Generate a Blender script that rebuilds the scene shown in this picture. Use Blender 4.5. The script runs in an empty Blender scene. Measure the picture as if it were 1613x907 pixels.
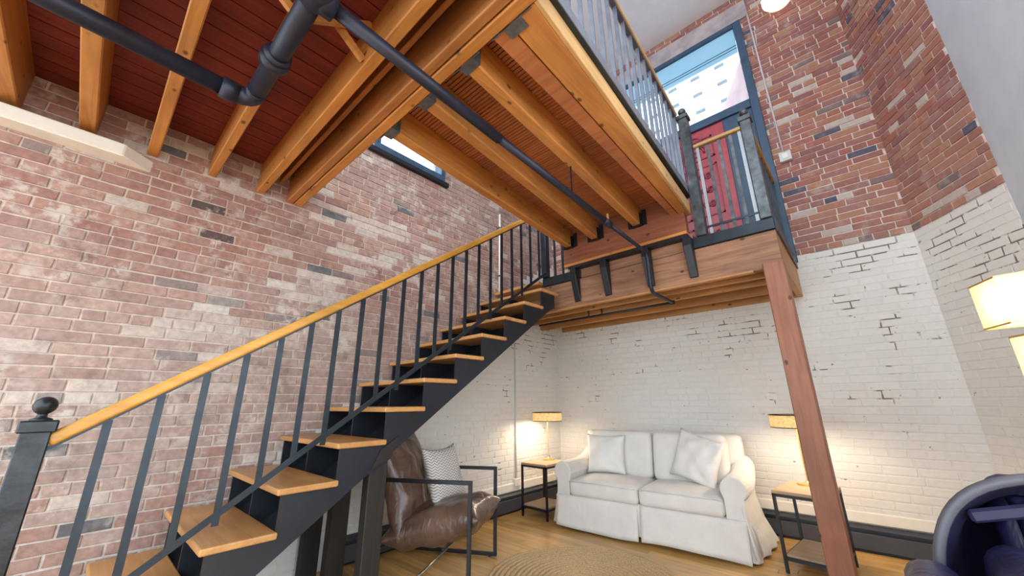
import bpy, bmesh, math, random
from mathutils import Vector, Matrix, noise
random.seed(7)
D = bpy.data
SC = bpy.context.scene
COL = SC.collection

# ---------------------------------------------------------------- camera
FPX = 595.0
cam_d = D.cameras.new('camera'); cam = D.objects.new('camera', cam_d); COL.objects.link(cam)
cam_d.sensor_fit = 'HORIZONTAL'; cam_d.sensor_width = 36.0; cam_d.lens = 36.0 * FPX / 1613.0
cam_d.clip_start = 0.02; cam_d.clip_end = 200
ra = Vector((0.67092161, -0.21090045, -0.71090449))     # world x, y, z expressed in camera axes
rb = Vector((-0.7414891, -0.2006645, -0.64025594))
rc = Vector((-0.00762302, 0.95668948, -0.29101053))
CAMM = Matrix((ra, rb, rc))
CPOS = Vector((0, 0, 1.2))
cam.matrix_world = Matrix.Translation(CPOS) @ CAMM.to_4x4()
SC.camera = cam

# ---------------------------------------------------------------- world, exposure
w = D.worlds.new('sky'); SC.world = w; w.use_nodes = True
bg = w.node_tree.nodes['Background']
bg.inputs['Color'].default_value = (0.80, 0.90, 1.0, 1); bg.inputs['Strength'].default_value = 2.7
SC.view_settings.view_transform = 'Standard'; SC.view_settings.look = 'None'
SC.view_settings.gamma = 1; SC.view_settings.use_curve_mapping = False
SC.view_settings.exposure = 0.8

# ---------------------------------------------------------------- helpers
def ray(px, py):
    v = Vector((px - 806.5, -(py - 453.5), -FPX)).normalized()
    return CAMM @ v
def proj(p):
    v = CAMM.transposed() @ (Vector(p) - CPOS)
    if v.z > -0.05: return None
    return (806.5 - FPX * v.x / v.z, 453.5 + FPX * v.y / v.z)

OFF = {}
def tag(o, label=None, cat=None, group=None, kind=None):
    if label: o['label'] = label
    if cat: o['category'] = cat
    if group: o['group'] = group
    if kind: o['kind'] = kind
    return o
def thing(name, label, cat, loc=(0, 0, 0), rz=0.0, group=None, kind=None):
    o = D.objects.new(name, None); COL.objects.link(o)
    o.empty_display_size = 0.1
    o.location = loc; o.rotation_euler = (0, 0, rz)
    OFF[o.name] = Vector(loc) if rz == 0 else Vector((0, 0, 0))
    return tag(o, label, cat, group, kind)

class MB:
    def __init__(s): s.v = []; s.f = []; s.c = []
    def quad(s, pts, col=None):
        b = len(s.v); s.v += [Vector(p) for p in pts]; s.f.append(tuple(range(b, b + len(pts))))
        if col is not None: s.c += [col] * len(pts)
    def hexa(s, p):                       # 8 corners: bottom 4 ccw, top 4 ccw
        b = len(s.v); s.v += [Vector(q) for q in p]
        for q in ((3, 2, 1, 0), (4, 5, 6, 7), (0, 1, 5, 4), (1, 2, 6, 5), (2, 3, 7, 6), (3, 0, 4, 7)):
            s.f.append(tuple(b + i for i in q))
        return s
    def box(s, x0, x1, y0, y1, z0, z1):
        return s.hexa([(x0, y0, z0), (x1, y0, z0), (x1, y1, z0), (x0, y1, z0), (x0, y0, z1), (x1, y0, z1), (x1, y1, z1), (x0, y1, z1)])
    def beam(s, a, b, wid, hei, up=(0, 0, 1)):   # centred box from a to b
        a = Vector(a); b = Vector(b); d = (b - a).normalized(); up = Vector(up)
        r = d.cross(up)
        if r.length < 1e-4: r = d.cross(Vector((0, 1, 0)))
        r.normalize(); u = r.cross(d).normalized()
        r *= wid / 2; u *= hei / 2
        return s.hexa([a - r - u, b - r - u, b + r - u, a + r - u, a - r + u, b - r + u, b + r + u, a + r + u])
    def tube(s, pts, rad, seg=12, cap=True):
        pts = [Vector(p) for p in pts]; n = len(pts); base = len(s.v)
        t = [(pts[min(i + 1, n - 1)] - pts[max(i - 1, 0)]).normalized() for i in range(n)]
        ref = Vector((0, 0, 1)) if abs(t[0].z) < .9 else Vector((1, 0, 0))
        u = t[0].cross(ref).normalized()
        for i in range(n):
            u = (u - t[i] * u.dot(t[i])).normalized(); w_ = t[i].cross(u)
            rr = rad[i] if isinstance(rad, (list, tuple)) else rad
            for k in range(seg):
                a = 2 * math.pi * k / seg
                s.v.append(pts[i] + (u * math.cos(a) + w_ * math.sin(a)) * rr)
        for i in range(n - 1):
            for k in range(seg):
                k2 = (k + 1) % seg
                s.f.append((base + i * seg + k, base + i * seg + k2, base + (i + 1) * seg + k2, base + (i + 1) * seg + k))
        if cap:
            s.f.append(tuple(base + k for k in range(seg))[::-1])
            s.f.append(tuple(base + (n - 1) * seg + k for k in range(seg)))
        return s
    def lathe(s, c, prof, seg=24, axis='z'):
        base = len(s.v); c = Vector(c); n = len(prof)
        for r, z in prof:
            for k in range(seg):
                a = 2 * math.pi * k / seg
                s.v.append(c + Vector((r * math.cos(a), r * math.sin(a), z)))
        for i in range(n - 1):
            for k in range(seg):
                k2 = (k + 1) % seg
                s.f.append((base + i * seg + k, base + i * seg + k2, base + (i + 1) * seg + k2, base + (i + 1) * seg + k))
        s.f.append(tuple(base + k for k in range(seg))[::-1]); s.f.append(tuple(base + (n - 1) * seg + k for k in range(seg)))
        return s
    def prism(s, poly, axis, a0, a1):     # poly in the two other axes, extruded along axis
        base = len(s.v); n = len(poly)
        for a in (a0, a1):
            for p, q in poly:
                s.v.append(Vector((a, p, q) if axis == 'x' else (p, a, q) if axis == 'y' else (p, q, a)))
        s.f.append(tuple(range(base, base + n))[::-1]); s.f.append(tuple(range(base + n, base + 2 * n)))
        for i in range(n):
            j = (i + 1) % n; s.f.append((base + i, base + j, base + n + j, base + n + i))
        return s
    def grid(s, fn, nu, nv):
        base = len(s.v)
        for i in range(nu + 1):
            for j in range(nv + 1): s.v.append(Vector(fn(i / nu, j / nv)))
        for i in range(nu):
            for j in range(nv):
                a = base + i * (nv + 1) + j; s.f.append((a, a + nv + 1, a + nv + 2, a + 1))
        return s
    def build(s, name, m, parent=None, bevel=0.0, smooth=False, sub=0, seg=1, fix=True, label=None):
        off = OFF.get(parent.name, Vector()) if parent else Vector()
        me = D.meshes.new(name)
        me.from_pydata([v - off for v in s.v], [], s.f)
        if s.c:
            at = me.color_attributes.new('Col', 'FLOAT_COLOR', 'POINT')
            flat = [x for c in s.c for x in c]; at.data.foreach_set('color', flat)
        elif fix:
            bm = bmesh.new(); bm.from_mesh(me); bmesh.ops.recalc_face_normals(bm, faces=bm.faces); bm.to_mesh(me); bm.free()
        me.update()
        if smooth: me.polygons.foreach_set('use_smooth', [True] * len(me.polygons))
        me.materials.append(m)
        o = D.objects.new(name, me); COL.objects.link(o)
        if parent: o.parent = parent
        OFF[o.name] = off
        if bevel:
            b = o.modifiers.new('bevel', 'BEVEL'); b.width = bevel; b.segments = seg; b.limit_method = 'ANGLE'; b.angle_limit = math.radians(40)
        if sub:
            b = o.modifiers.new('sub', 'SUBSURF'); b.levels = sub; b.render_levels = sub
        if label: o['label'] = label
        return o

# ---------------------------------------------------------------- materials
def new_mat(name):
    m = D.materials.new(name); m.use_nodes = True
    nt = m.node_tree; return m, nt, nt.nodes['Principled BSDF']
def nd(nt, t, **kw):
    n = nt.nodes.new(t)
    for k, v in kw.items():
        if k in n.inputs: n.inputs[k].default_value = v
        else: setattr(n, k, v)
    return n
def ramp(nt, src, stops):
    r = nd(nt, 'ShaderNodeValToRGB'); e = r.color_ramp.elements
    while len(e) < len(stops): e.new(0.5)
    for el, (p, c) in zip(e, stops):
        el.position = p; el.color = (*c, 1) if len(c) == 3 else c
    nt.links.new(src, r.inputs[0]); return r
def mixc(nt, fac, a, b, mode='MIX'):
    n = nt.nodes.new('ShaderNodeMix'); n.data_type = 'RGBA'; n.blend_type = mode
    for i, v in ((0, fac), (6, a), (7, b)):
        if hasattr(v, 'links'): nt.links.new(v, n.inputs[i])
        elif isinstance(v, (int, float)): n.inputs[i].default_value = v
        else: n.inputs[i].default_value = (*v, 1)
    return n.outputs[2]
def bump(nt, bs, h, st=.2, dist=.01):
    b = nd(nt, 'ShaderNodeBump'); b.inputs['Strength'].default_value = st; b.inputs['Distance'].default_value = dist
    nt.links.new(h, b.inputs['Height']); nt.links.new(b.outputs[0], bs.inputs['Normal'])
def objco(nt, scale=(1, 1, 1), loc=(0, 0, 0)):
    t = nd(nt, 'ShaderNodeTexCoord'); mp = nd(nt, 'ShaderNodeMapping')
    mp.inputs['Scale'].default_value = scale; mp.inputs['Location'].default_value = loc
    nt.links.new(t.outputs['Object'], mp.inputs[0]); return mp.outputs[0]
def noisetex(nt, co, scale, detail=5, rough=.55, dist=0.0):
    n = nd(nt, 'ShaderNodeTexNoise'); n.inputs['Scale'].default_value = scale; n.inputs['Detail'].default_value = detail
    n.inputs['Roughness'].default_value = rough; n.inputs['Distortion'].default_value = dist
    nt.links.new(co, n.inputs['Vector']); return n.outputs['Fac']
def plain(name, col, rough=.5, metal=0.0, var=.12, scale=9, bmp=.05, coat=0.0, sheen=0.0):
    m, nt, bs = new_mat(name)
    co = objco(nt); f = noisetex(nt, co, scale)
    lo = tuple(c * (1 - var) for c in col); hi = tuple(min(1, c * (1 + var)) for c in col)
    r = ramp(nt, f, [(.3, lo), (.7, hi)]); nt.links.new(r.outputs[0], bs.inputs['Base Color'])
    bs.inputs['Roughness'].default_value = rough; bs.inputs['Metallic'].default_value = metal
    bs.inputs['Coat Weight'].default_value = coat; bs.inputs['Sheen Weight'].default_value = sheen
    if bmp: bump(nt, bs, noisetex(nt, co, scale * 4), bmp, .01)
    return m
def wood(name, c1, c2, axis, rough=.5, knots=True, freq=1.0, spec=.4, tone=.35):
    m, nt, bs = new_mat(name)
    sc = [16 * freq] * 3; sc['xyz'.index(axis)] = 1.1 * freq
    co = objco(nt, sc); f = noisetex(nt, co, 1.6, 7, .6, .8)
    r = ramp(nt, f, [(.28, c2), (.5, tuple((a + b) / 2 for a, b in zip(c1, c2))), (.72, c1)])
    co2 = objco(nt); g = noisetex(nt, co2, 1.7, 3)
    r2 = ramp(nt, g, [(.3, (1 - tone,) * 3), (.7, (1.0,) * 3)])
    c = mixc(nt, 1.0, r.outputs[0], r2.outputs[0], 'MULTIPLY')
    if knots:
        s3 = [9.0] * 3; s3['xyz'.index(axis)] = 5.5
        v = nd(nt, 'ShaderNodeTexVoronoi'); nt.links.new(objco(nt, s3), v.inputs['Vector']); v.inputs['Scale'].default_value = 1.0
        k = ramp(nt, v.outputs['Distance'], [(.07, (1, 1, 1)), (.13, (0, 0, 0))])
        c = mixc(nt, k.outputs[0], c, tuple(x * .3 for x in c2))
    nt.links.new(c, bs.inputs['Base Color'])
    bs.inputs['Roughness'].default_value = rough; bs.inputs['Specular IOR Level'].default_value = spec
    bump(nt, bs, f, .12, .004)
    return m
def masonry(name, is_mortar=False):
    m, nt, bs = new_mat(name)
    at = nd(nt, 'ShaderNodeAttribute'); at.attribute_name = 'Col'
    co = objco(nt)
    n1 = noisetex(nt, co, 28, 6, .65); n2 = noisetex(nt, co, 2.3, 5, .6, .4); n3 = noisetex(nt, co, 9, 6, .7)
    r1 = ramp(nt, n1, [(.25, (.70,) * 3), (.75, (1.20,) * 3)])
    rp = ramp(nt, n1, [(.25, (.95,) * 3), (.75, (1.03,) * 3)])
    c = mixc(nt, 1.0, at.outputs['Color'], mixc(nt, at.outputs['Alpha'], r1.outputs[0], rp.outputs[0]), 'MULTIPLY')
    n5 = noisetex(nt, co, 6.5, 5, .65, .3)
    gb = ramp(nt, n5, [(.57, (1, 1, 1)), (.70, (.70, .68, .68))])
    c = mixc(nt, 1.0, c, mixc(nt, at.outputs['Alpha'], gb.outputs[0], (1, 1, 1)), 'MULTIPLY')
    # lime bloom and mortar smears on bare brick (alpha 0), none on painted (alpha 1)
    e1 = ramp(nt, n2, [(.44, (.10,) * 3), (.64, (.95,) * 3)])
    e2 = ramp(nt, n3, [(.50, (0, 0, 0)), (.62, (.85,) * 3)])
    sm = mixc(nt, 1.0, e1.outputs[0], e2.outputs[0], 'MULTIPLY')
    inv = nd(nt, 'ShaderNodeMath', operation='SUBTRACT'); inv.inputs[0].default_value = 1; nt.links.new(at.outputs['Alpha'], inv.inputs[1])
    sm2 = nd(nt, 'ShaderNodeMath', operation='MULTIPLY'); nt.links.new(sm, sm2.inputs[0]); nt.links.new(inv.outputs[0], sm2.inputs[1])
    c = mixc(nt, sm2.outputs[0], c, (.66, .60, .52))
    if is_mortar:                        # cracked, unfilled joints behind flaked white paint
        n4 = noisetex(nt, co, 3.1, 4, .6, .5)
        sz = nd(nt, 'ShaderNodeSeparateXYZ'); nt.links.new(co, sz.inputs[0])
        mr = nd(nt, 'ShaderNodeMapRange'); nt.links.new(sz.outputs['Z'], mr.inputs[0])
        for q, v in ((1, 1.55), (2, 2.1), (3, -.02), (4, .085)): mr.inputs[q].default_value = v
        n4b = nd(nt, 'ShaderNodeMath', operation='ADD'); nt.links.new(n4, n4b.inputs[0]); nt.links.new(mr.outputs[0], n4b.inputs[1])
        k = ramp(nt, n4b.outputs[0], [(.60, (0, 0, 0)), (.635, (.9,) * 3)])
        km = nd(nt, 'ShaderNodeMath', operation='MULTIPLY'); nt.links.new(k.outputs[0], km.inputs[0]); nt.links.new(at.outputs['Alpha'], km.inputs[1])
        c = mixc(nt, km.outputs[0], c, (.16, .12, .09))
    n6 = noisetex(nt, objco(nt, (1, 1, 1.6), (3, 7, 1)), 15, 2, .5)
    pk = ramp(nt, n6, [(.725, (0, 0, 0)), (.75, (.8,) * 3)])
    pm = nd(nt, 'ShaderNodeMath', operation='MULTIPLY'); nt.links.new(pk.outputs[0], pm.inputs[0]); nt.links.new(at.outputs['Alpha'], pm.inputs[1])
    c = mixc(nt, pm.outputs[0], c, (.20, .16, .12))
    nt.links.new(c, bs.inputs['Base Color'])
    bs.inputs['Roughness'].default_value = .88; bs.inputs['Specular IOR Level'].default_value = .25
    ad = nd(nt, 'ShaderNodeMath', operation='ADD'); nt.links.new(n1, ad.inputs[0]); nt.links.new(n3, ad.inputs[1])
    bump(nt, bs, ad.outputs[0], .35, .004)
    return m
def fabric(name, col, scale=260, rough=.95, bmp=.25, var=.06, crease=True):
    m, nt, bs = new_mat(name)
    co = objco(nt); f = noisetex(nt, co, 5, 4)
    r = ramp(nt, f, [(.3, tuple(c * (1 - var) for c in col)), (.7, tuple(min(1, c * (1 + var)) for c in col))])
    nt.links.new(r.outputs[0], bs.inputs['Base Color']); bs.inputs['Roughness'].default_value = rough
    bs.inputs['Sheen Weight'].default_value = .2; bs.inputs['Specular IOR Level'].default_value = .2
    cr = noisetex(nt, objco(nt, (1, 1, .35)), 11, 3, .5, 1.2)
    bump(nt, bs, cr if crease else f, bmp, .02)
    return m
def leather(name, col, col2, rough=.28):
    m, nt, bs = new_mat(name)
    co = objco(nt); f = noisetex(nt, co, 6, 5, .6, .6)
    r = ramp(nt, f, [(.3, col2), (.7, col)]); nt.links.new(r.outputs[0], bs.inputs['Base Color'])
    bs.inputs['Roughness'].default_value = rough; bs.inputs['Coat Weight'].default_value = .12; bs.inputs['Coat Roughness'].default_value = .25
    bump(nt, bs, noisetex(nt, objco(nt, (1, 1, .5)), 10, 3, .5, 1.3), .4, .03)
    return m
def emis(name, col, st):
    m, nt, bs = new_mat(name)
    bs.inputs['Base Color'].default_value = (*col, 1); bs.inputs['Emission Color'].default_value = (*col, 1); bs.inputs['Emission Strength'].default_value = st
    return m
def shade_mat(name, col, col2, scale, tl=.3):   # lamp shade that lets the bulb shine through
    m, nt, bs = new_mat(name)
    out = nt.nodes['Material Output']
    co = objco(nt, (1, 1, 1)); f = noisetex(nt, co, scale, 3)
    r = ramp(nt, f, [(.35, col2), (.65, col)])
    bs.inputs['Roughness'].default_value = .9; nt.links.new(r.outputs[0], bs.inputs['Base Color'])
    tr = nd(nt, 'ShaderNodeBsdfTranslucent'); nt.links.new(r.outputs[0], tr.inputs['Color'])
    mx = nd(nt, 'ShaderNodeMixShader'); mx.inputs[0].default_value = tl
    nt.links.new(bs.outputs[0], mx.inputs[1]); nt.links.new(tr.outputs[0], mx.inputs[2]); nt.links.new(mx.outputs[0], out.inputs['Surface'])
    return m
def glass_mat(name, tint=(.93, .97, 1.0), refl=.08):
    m, nt, bs = new_mat(name); out = nt.nodes['Material Output']
    tr = nd(nt, 'ShaderNodeBsdfTransparent'); tr.inputs[0].default_value = (*tint, 1)
    gl = nd(nt, 'ShaderNodeBsdfGlossy'); gl.inputs['Roughness'].default_value = .02
    mx = nd(nt, 'ShaderNodeMixShader'); mx.inputs[0].default_value = refl
    nt.links.new(tr.outputs[0], mx.inputs[1]); nt.links.new(gl.outputs[0], mx.inputs[2]); nt.links.new(mx.outputs[0], out.inputs['Surface'])
    return m

M = {}
M['brick'] = masonry('old_brick'); M['mortar'] = masonry('lime_mortar', True)
M['joist_y'] = wood('joist_pine_y', (.70, .31, .075), (.46, .165, .035), 'y')
M['joist_x'] = wood('joist_pine_x', (.70, .32, .085), (.46, .165, .04), 'x')
M['girder'] = wood('girder_pine', (.54, .23, .065), (.33, .11, .03), 'y')
M['deck'] = wood('red_stained_boards', (.30, .048, .030), (.15, .020, .015), 'x', .6, False)
M['lath'] = wood('lath_strips', (.58, .22, .085), (.38, .12, .045), 'y', .6, False)
M['fascia'] = wood('pale_fascia', (.74, .46, .20), (.58, .32, .12), 'x')
M['header'] = wood('red_header', (.33, .115, .05), (.20, .055, .028), 'y', .6)
M['landbeam'] = wood('weathered_beam', (.46, .24, .13), (.19, .08, .045), 'y', .6)
M['landjoist'] = wood('landing_joist', (.66, .33, .11), (.44, .18, .05), 'y')
M['post'] = wood('redwood_post', (.44, .19, .105), (.29, .10, .055), 'z', .5, True, 1.0)
M['tread'] = wood('oak_tread', (.74, .40, .145), (.54, .25, .08), 'y', .33, False)
M['rail'] = wood('oak_handrail', (.80, .42, .07), (.62, .28, .04), 'x', .28, False)
M['oak'] = [wood('oak_floor_%d' % i, tuple(c * k for c in (.80, .485, .17)), tuple(c * k for c in (.60, .32, .095)), 'y', .26, False, 1.2, .5, .2) for i, k in enumerate((1.0, .9, .82, 1.08))]
M['tabletop'] = wood('table_oak', (.58, .40, .24), (.42, .27, .15), 'y', .5, False)
M['steel'] = plain('painted_steel', (.026, .036, .046), .34, .45, .3, 6, .04)
M['newel'] = plain('worn_newel_steel', (.085, .092, .098), .32, .5, .5, 14, .08)
M['greysteel'] = plain('grey_rail_steel', (.15, .17, .21), .36, .4, .2, 8, .04)
M['black'] = plain('black_steel', (.012, .012, .016), .42, .2, .2)
M['stringer'] = plain('stringer_paint', (.016, .019, .026), .38, .1, .25, 4, .03)
M['darkpost'] = wood('dark_post', (.032, .027, .024), (.014, .012, .011), 'z', .6, False)
M['iron'] = plain('cast_iron_pipe', (.014, .017, .034), .46, .15, .35, 8, .1)
M['galv'] = plain('joist_hanger_zinc', (.16, .17, .18), .45, .7, .3, 20)
M['white'] = plain('white_trim', (.82, .77, .68), .6, 0, .05)
M['ceil'] = plain('white_ceiling', (.82, .82, .84), .9, 0, .03)
M['plaster'] = plain('blue_white_plaster', (.66, .70, .76), .85, 0, .05, 4, .1)
M['frame'] = plain('navy_door_frame', (.035, .075, .13), .4, 0, .2)
M['red'] = plain('red_door_paint', (.40, .06, .072), .4, 0, .18)
M['redcarve'] = plain('red_carving', (.27, .032, .055), .35, 0, .35, 30, .2)
M['heater'] = plain('heater_enamel', (.060, .062, .072), .45, .1, .1)
M['slip'] = fabric('slipcover_cotton', (.70, .665, .61))
M['slip2'] = fabric('pillow_cotton', (.74, .71, .66))
M['leather'] = leather('brown_leather', (.17, .098, .066), (.07, .038, .028))
M['navy'] = leather('navy_leather', (.020, .020, .075), (.009, .009, .034), .42)
M['shell'] = plain('grey_shell', (.11, .11, .13), .5, .1, .05)
M['navypad'] = plain('navy_pad', (.02, .018, .055), .55, 0, .3)
M['chrome'] = plain('brushed_chrome', (.6, .58, .52), .25, .9, .1)
M['brass'] = plain('brass', (.70, .48, .18), .3, .8, .1)
M['shade'] = shade_mat('woven_shade', (.82, .62, .33), (.60, .40, .17), 60, .05)
M['shade2'] = shade_mat('parchment_shade', (.93, .83, .55), (.88, .77, .48), 6)
M['bulb'] = emis('lit_bulb', (1, .80, .52), 30)
M['globe'] = emis('lit_globe', (1, .93, .80), .8)
M['glass'] = glass_mat('window_glass')
M['conduit'] = plain('painted_conduit', (.62, .56, .56), .5, .1, .05)
M['box'] = plain('switch_box', (.62, .62, .60), .5, 0, .05)
M['facade'] = plain('white_facade', (.88, .88, .88), .8, 0, .03, 1)
M['facwin'] = plain('facade_window', (.10, .12, .13), .2, 0, .2)
M['neighbour'] = wood('pink_neighbour_wall', (.62, .42, .40), (.50, .32, .31), 'x', .8, False)
M['roller'] = shade_mat('blue_roller_shade', (.46, .74, .88), (.42, .70, .84), 3)

XB, YA, ZC = 4.68, 3.32, 6.27            # back wall, left wall, upper ceiling
SL = 0.6995; NX0, NZ0 = 0.504, 0.59      # stair nosing line through tread 2
def nosing(x): return NZ0 + SL * (x - NX0)

# ---------------------------------------------------------------- lights the room has
def point(name, loc, watt, col, r=.04, parent=None):
    l = D.lights.new(name, 'POINT'); l.energy = watt; l.color = col; l.shadow_soft_size = r
    o = D.objects.new(name, l); COL.objects.link(o); o.location = Vector(loc) - (OFF.get(parent.name, Vector()) if parent else Vector())
    if parent: o.parent = parent
    return o

# ---------------------------------------------------------------- brick walls
COURSE, BL, JT = 0.0675, 0.205, 0.010
def brick_wall(name, p0, u, n, length, z0, z1, holes, colf, paintf, thick=.25, visf=None, proud=.005, smear=0.0):
    u = Vector((*u, 0)).normalized(); n = Vector((*n, 0)).normalized(); p0 = Vector((*p0, 0))
    def P(s, z, d): return p0 + u * s + n * d + Vector((0, 0, z))
    def inhole(s, z): return any(a < s < b and c < z < d_ for a, b, c, d_ in holes)
    # mortar bed: front skin, with reveals, plus a thick back
    mb = MB()
    ss = sorted(set([0, length] + [h for H in holes for h in H[:2]] + [i * .15 for i in range(int(length / .15) + 1)]))
    zs = sorted(set([z0, z1] + [h for H in holes for h in H[2:]] + [z0 + i * .15 for i in range(int((z1 - z0) / .15) + 1)]))
    for a, b in zip(ss, ss[1:]):
        for c, d_ in zip(zs, zs[1:]):
            if b - a < 1e-5 or d_ - c < 1e-5 or inhole((a + b) / 2, (c + d_) / 2): continue
            cols = []
            for q, r in ((a, c), (b, c), (b, d_), (a, d_)):
                pf = paintf(q, r)
                cols.append((.72, .69, .635, 1) if pf else (*colf(q, r, None), 0))
            bi = len(mb.v); mb.v += [P(a, c, 0), P(b, c, 0), P(b, d_, 0), P(a, d_, 0)]; mb.f.append((bi, bi + 1, bi + 2, bi + 3)); mb.c += cols
    for a, b, c, d_ in holes:
        g = (.40, .33, .29, 0)
        for q in (((a, c), (b, c)), ((b, c), (b, d_)), ((b, d_), (a, d_)), ((a, d_), (a, c))):
            mb.quad([P(*q[0], 0), P(*q[1], 0), P(*q[1], -thick), P(*q[0], -thick)], g)
    back = [(0, z0), (length, z0), (length, z1), (0, z1)]
    for q, r in zip(back, back[1:] + back[:1]):
        mb.quad([P(*q, 0), P(*r, 0), P(*r, -thick), P(*q, -thick)], (.4, .33, .29, 0))
    wall = mb.build(name, M['mortar']); tag(wall, kind='structure')
    bricks = []
    zc = z0; row = 0
    while zc < z1 - .03:
        zt = min(zc + COURSE - JT, z1)
        header = (row % 7 == 4)
        L = .098 if header else BL
        s = -random.random() * .06 - (L + JT) * (.5 if row % 2 else 0) - .02
        while s < length:
            l = L * random.uniform(.93, 1.07); a, b = max(s, 0.0), min(s + l, length); s += l + JT
            if b - a < .03: continue
            segs = [(a, b)]
            for h0, h1, h2, h3 in holes:                       # cut at openings
                if zt > h2 + .01 and zc < h3 - .01:
                    ns = []
                    for q, r in segs:
                        if q < h0: ns.append((q, min(r, h0)))
                        if r > h1: ns.append((max(q, h1), r))
                    segs = ns
            for q, r in segs:
                if r - q < .025: continue
                bricks.append((q, r, zc, zt))
        zc += COURSE; row += 1
    items = []
    for q, r, c, d_ in bricks:
        sm, zm = (q + r) / 2, (c + d_) / 2
        pf = paintf(sm, zm)
        g_ = random.uniform(.975, 1.02)
        col = (*(k * g_ for k in (.735, .705, .65)), 1) if pf else (*colf(sm, zm, random), smear)
        pr = (random.uniform(.0002, .0012) + .0045 * max(0, noise.noise(Vector((sm * 1.3, zm * 1.7, 5.0))) + .08) if pf else proud + random.uniform(-.002, .003))
        j = [random.uniform(-.0025, .0025) for _ in range(8)]
        fr = [P(q + j[0], c + j[1], pr), P(r + j[2], c + j[3], pr), P(r + j[4], d_ + j[5], pr), P(q + j[6], d_ + j[7], pr)]
        e = .003
        inn = [P(q + j[0] + e, c + j[1] + e, pr + .002), P(r + j[2] - e, c + j[3] + e, pr + .002), P(r + j[4] - e, d_ + j[5] - e, pr + .002), P(q + j[6] + e, d_ + j[7] - e, pr + .002)]
        bk = [P(q + j[0], c + j[1], -.01), P(r + j[2], c + j[3], -.01), P(r + j[4], d_ + j[5], -.01), P(q + j[6], d_ + j[7], -.01)]
        pts = [proj(x) for x in fr]; area = 0
        if all(pts) and all(-5 < x < 1618 and -5 < y < 912 for x, y in pts) and (visf is None or visf(sm, zm)):
            area = abs(sum(pts[i][0] * pts[(i + 1) % 4][1] - pts[(i + 1) % 4][0] * pts[i][1] for i in range(4))) / 2
        items.append((area, fr, inn, bk, col))
    items.sort(key=lambda t: -t[0])
    def add(m_, it):
        _, fr, inn, bk, col = it
        b = len(m_.v); m_.v += inn + fr + bk; m_.c += [col] * 12
        m_.f.append((b, b + 1, b + 2, b + 3))
        for i in range(4):
            k = (i + 1) % 4
            m_.f.append((b + 4 + i, b + 4 + k, b + k, b + i)); m_.f.append((b + 8 + i, b + 8 + k, b + 4 + k, b + 4 + i))
    rest = MB()
    for i, it in enumerate(items):
        if i < 300 and it[0] > 40:
            m_ = MB(); add(m_, it); m_.build('brick', M['brick'], wall)
        else: add(rest, it)
    if rest.v: tag(rest.build('brickwork', M['brick'], wall), kind='stuff')
    return wall

def pick(r, pal): return pal[int(r.random() * len(pal)) % len(pal)]
palA = [(.37, .195, .155), (.40, .225, .18), (.33, .165, .13), (.38, .225, .19), (.35, .205, .175), (.42, .245, .19), (.30, .15, .125)]
def lerp(a, b, t): return tuple(x + (y - x) * t for x, y in zip(a, b))
def colA(s, z, r):
    x = s - 1.4
    if r is None: return lerp((.62, .51, .42), (.66, .59, .52), max(0, min(1, (1.7 - z) / 1.2)))
    c = pick(r, palA)
    pale = .10 + .38 * max(0, min(1, (2.9 - z) / 1.8)) + (.15 if z > 3.15 else 0)
    nz = noise.noise(Vector((x * 1.1, z * 1.6, 3.1)))
    pale += .25 * nz
    c = lerp(c, (.50, .43, .37), max(0, min(.75, pale)))
    if z < .75 + .5 * noise.noise(Vector((x * 2, z, 9))): c = lerp(c, (.33, .15, .11), .45)
    if abs(z - 1.27 - .05 * math.sin(x * 3)) < .05 and x < .75 and noise.noise(Vector((x * 5, z * 9, 2))) > -.15: c = lerp(c, (.74, .69, .60), .35 + .3 * r.random())
    if 1.1 < x < 2.3 and 2.5 < z < 3.1 and noise.noise(Vector((x * 4, z * 5, 7))) > .12: c = lerp(c, (.72, .66, .58), .3 + .35 * r.random())
    if .2 < x < 1.5 and abs(z - 1.55 - .45 * x) < .22 and noise.noise(Vector((x * 3, z * 5, 4))) > .0: c = lerp(c, (.66, .61, .55), .25 + .4 * r.random())
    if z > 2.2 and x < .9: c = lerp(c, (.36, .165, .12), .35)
    k = r.random()
    if k < .012: c = (.15, .145, .15)
    elif k < .035: c = lerp(c, (.20, .19, .19), .6)
    elif k < .08: c = lerp(c, (.66, .60, .52), .55)
    if .28 < x < .46 and 2.35 < z < 2.62 and k < .6: c = lerp((.06, .05, .05), c, .3 * r.random())
    return c
def paintA(s, z):
    x = s - 1.4
    return x > .85 and z < nosing(x) - .17
palB = [(.36, .135, .10), (.31, .12, .10), (.38, .165, .115), (.28, .115, .105), (.40, .19, .125), (.33, .15, .13)]
def colB(s, z, r):
    if r is None: return (.72, .61, .54)
    c = pick(r, palB); k = r.random()
    c = lerp(c, (.50, .30, .20), max(0, min(.35, (3.6 - z) * .3)))
    if k < .02: c = (.11, .10, .13)
    elif k < .06: c = (.22, .15, .14)
    elif k < .11: c = (.52, .42, .36)
    return c
def paintB(s, z): return z < 2.63
# left wall: s runs along +x from x=-1.4
winA = (1.54 + 1.4, 2.46 + 1.4, 3.77, 5.5)
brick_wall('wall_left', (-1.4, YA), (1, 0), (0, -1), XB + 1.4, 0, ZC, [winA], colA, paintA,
           visf=lambda s, z: (z < 3.1 if s - 1.4 < .9 else z < 4.9) and not (z > nosing(s - 1.4) - .15 and z < nosing(s - 1.4) + .02))
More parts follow.
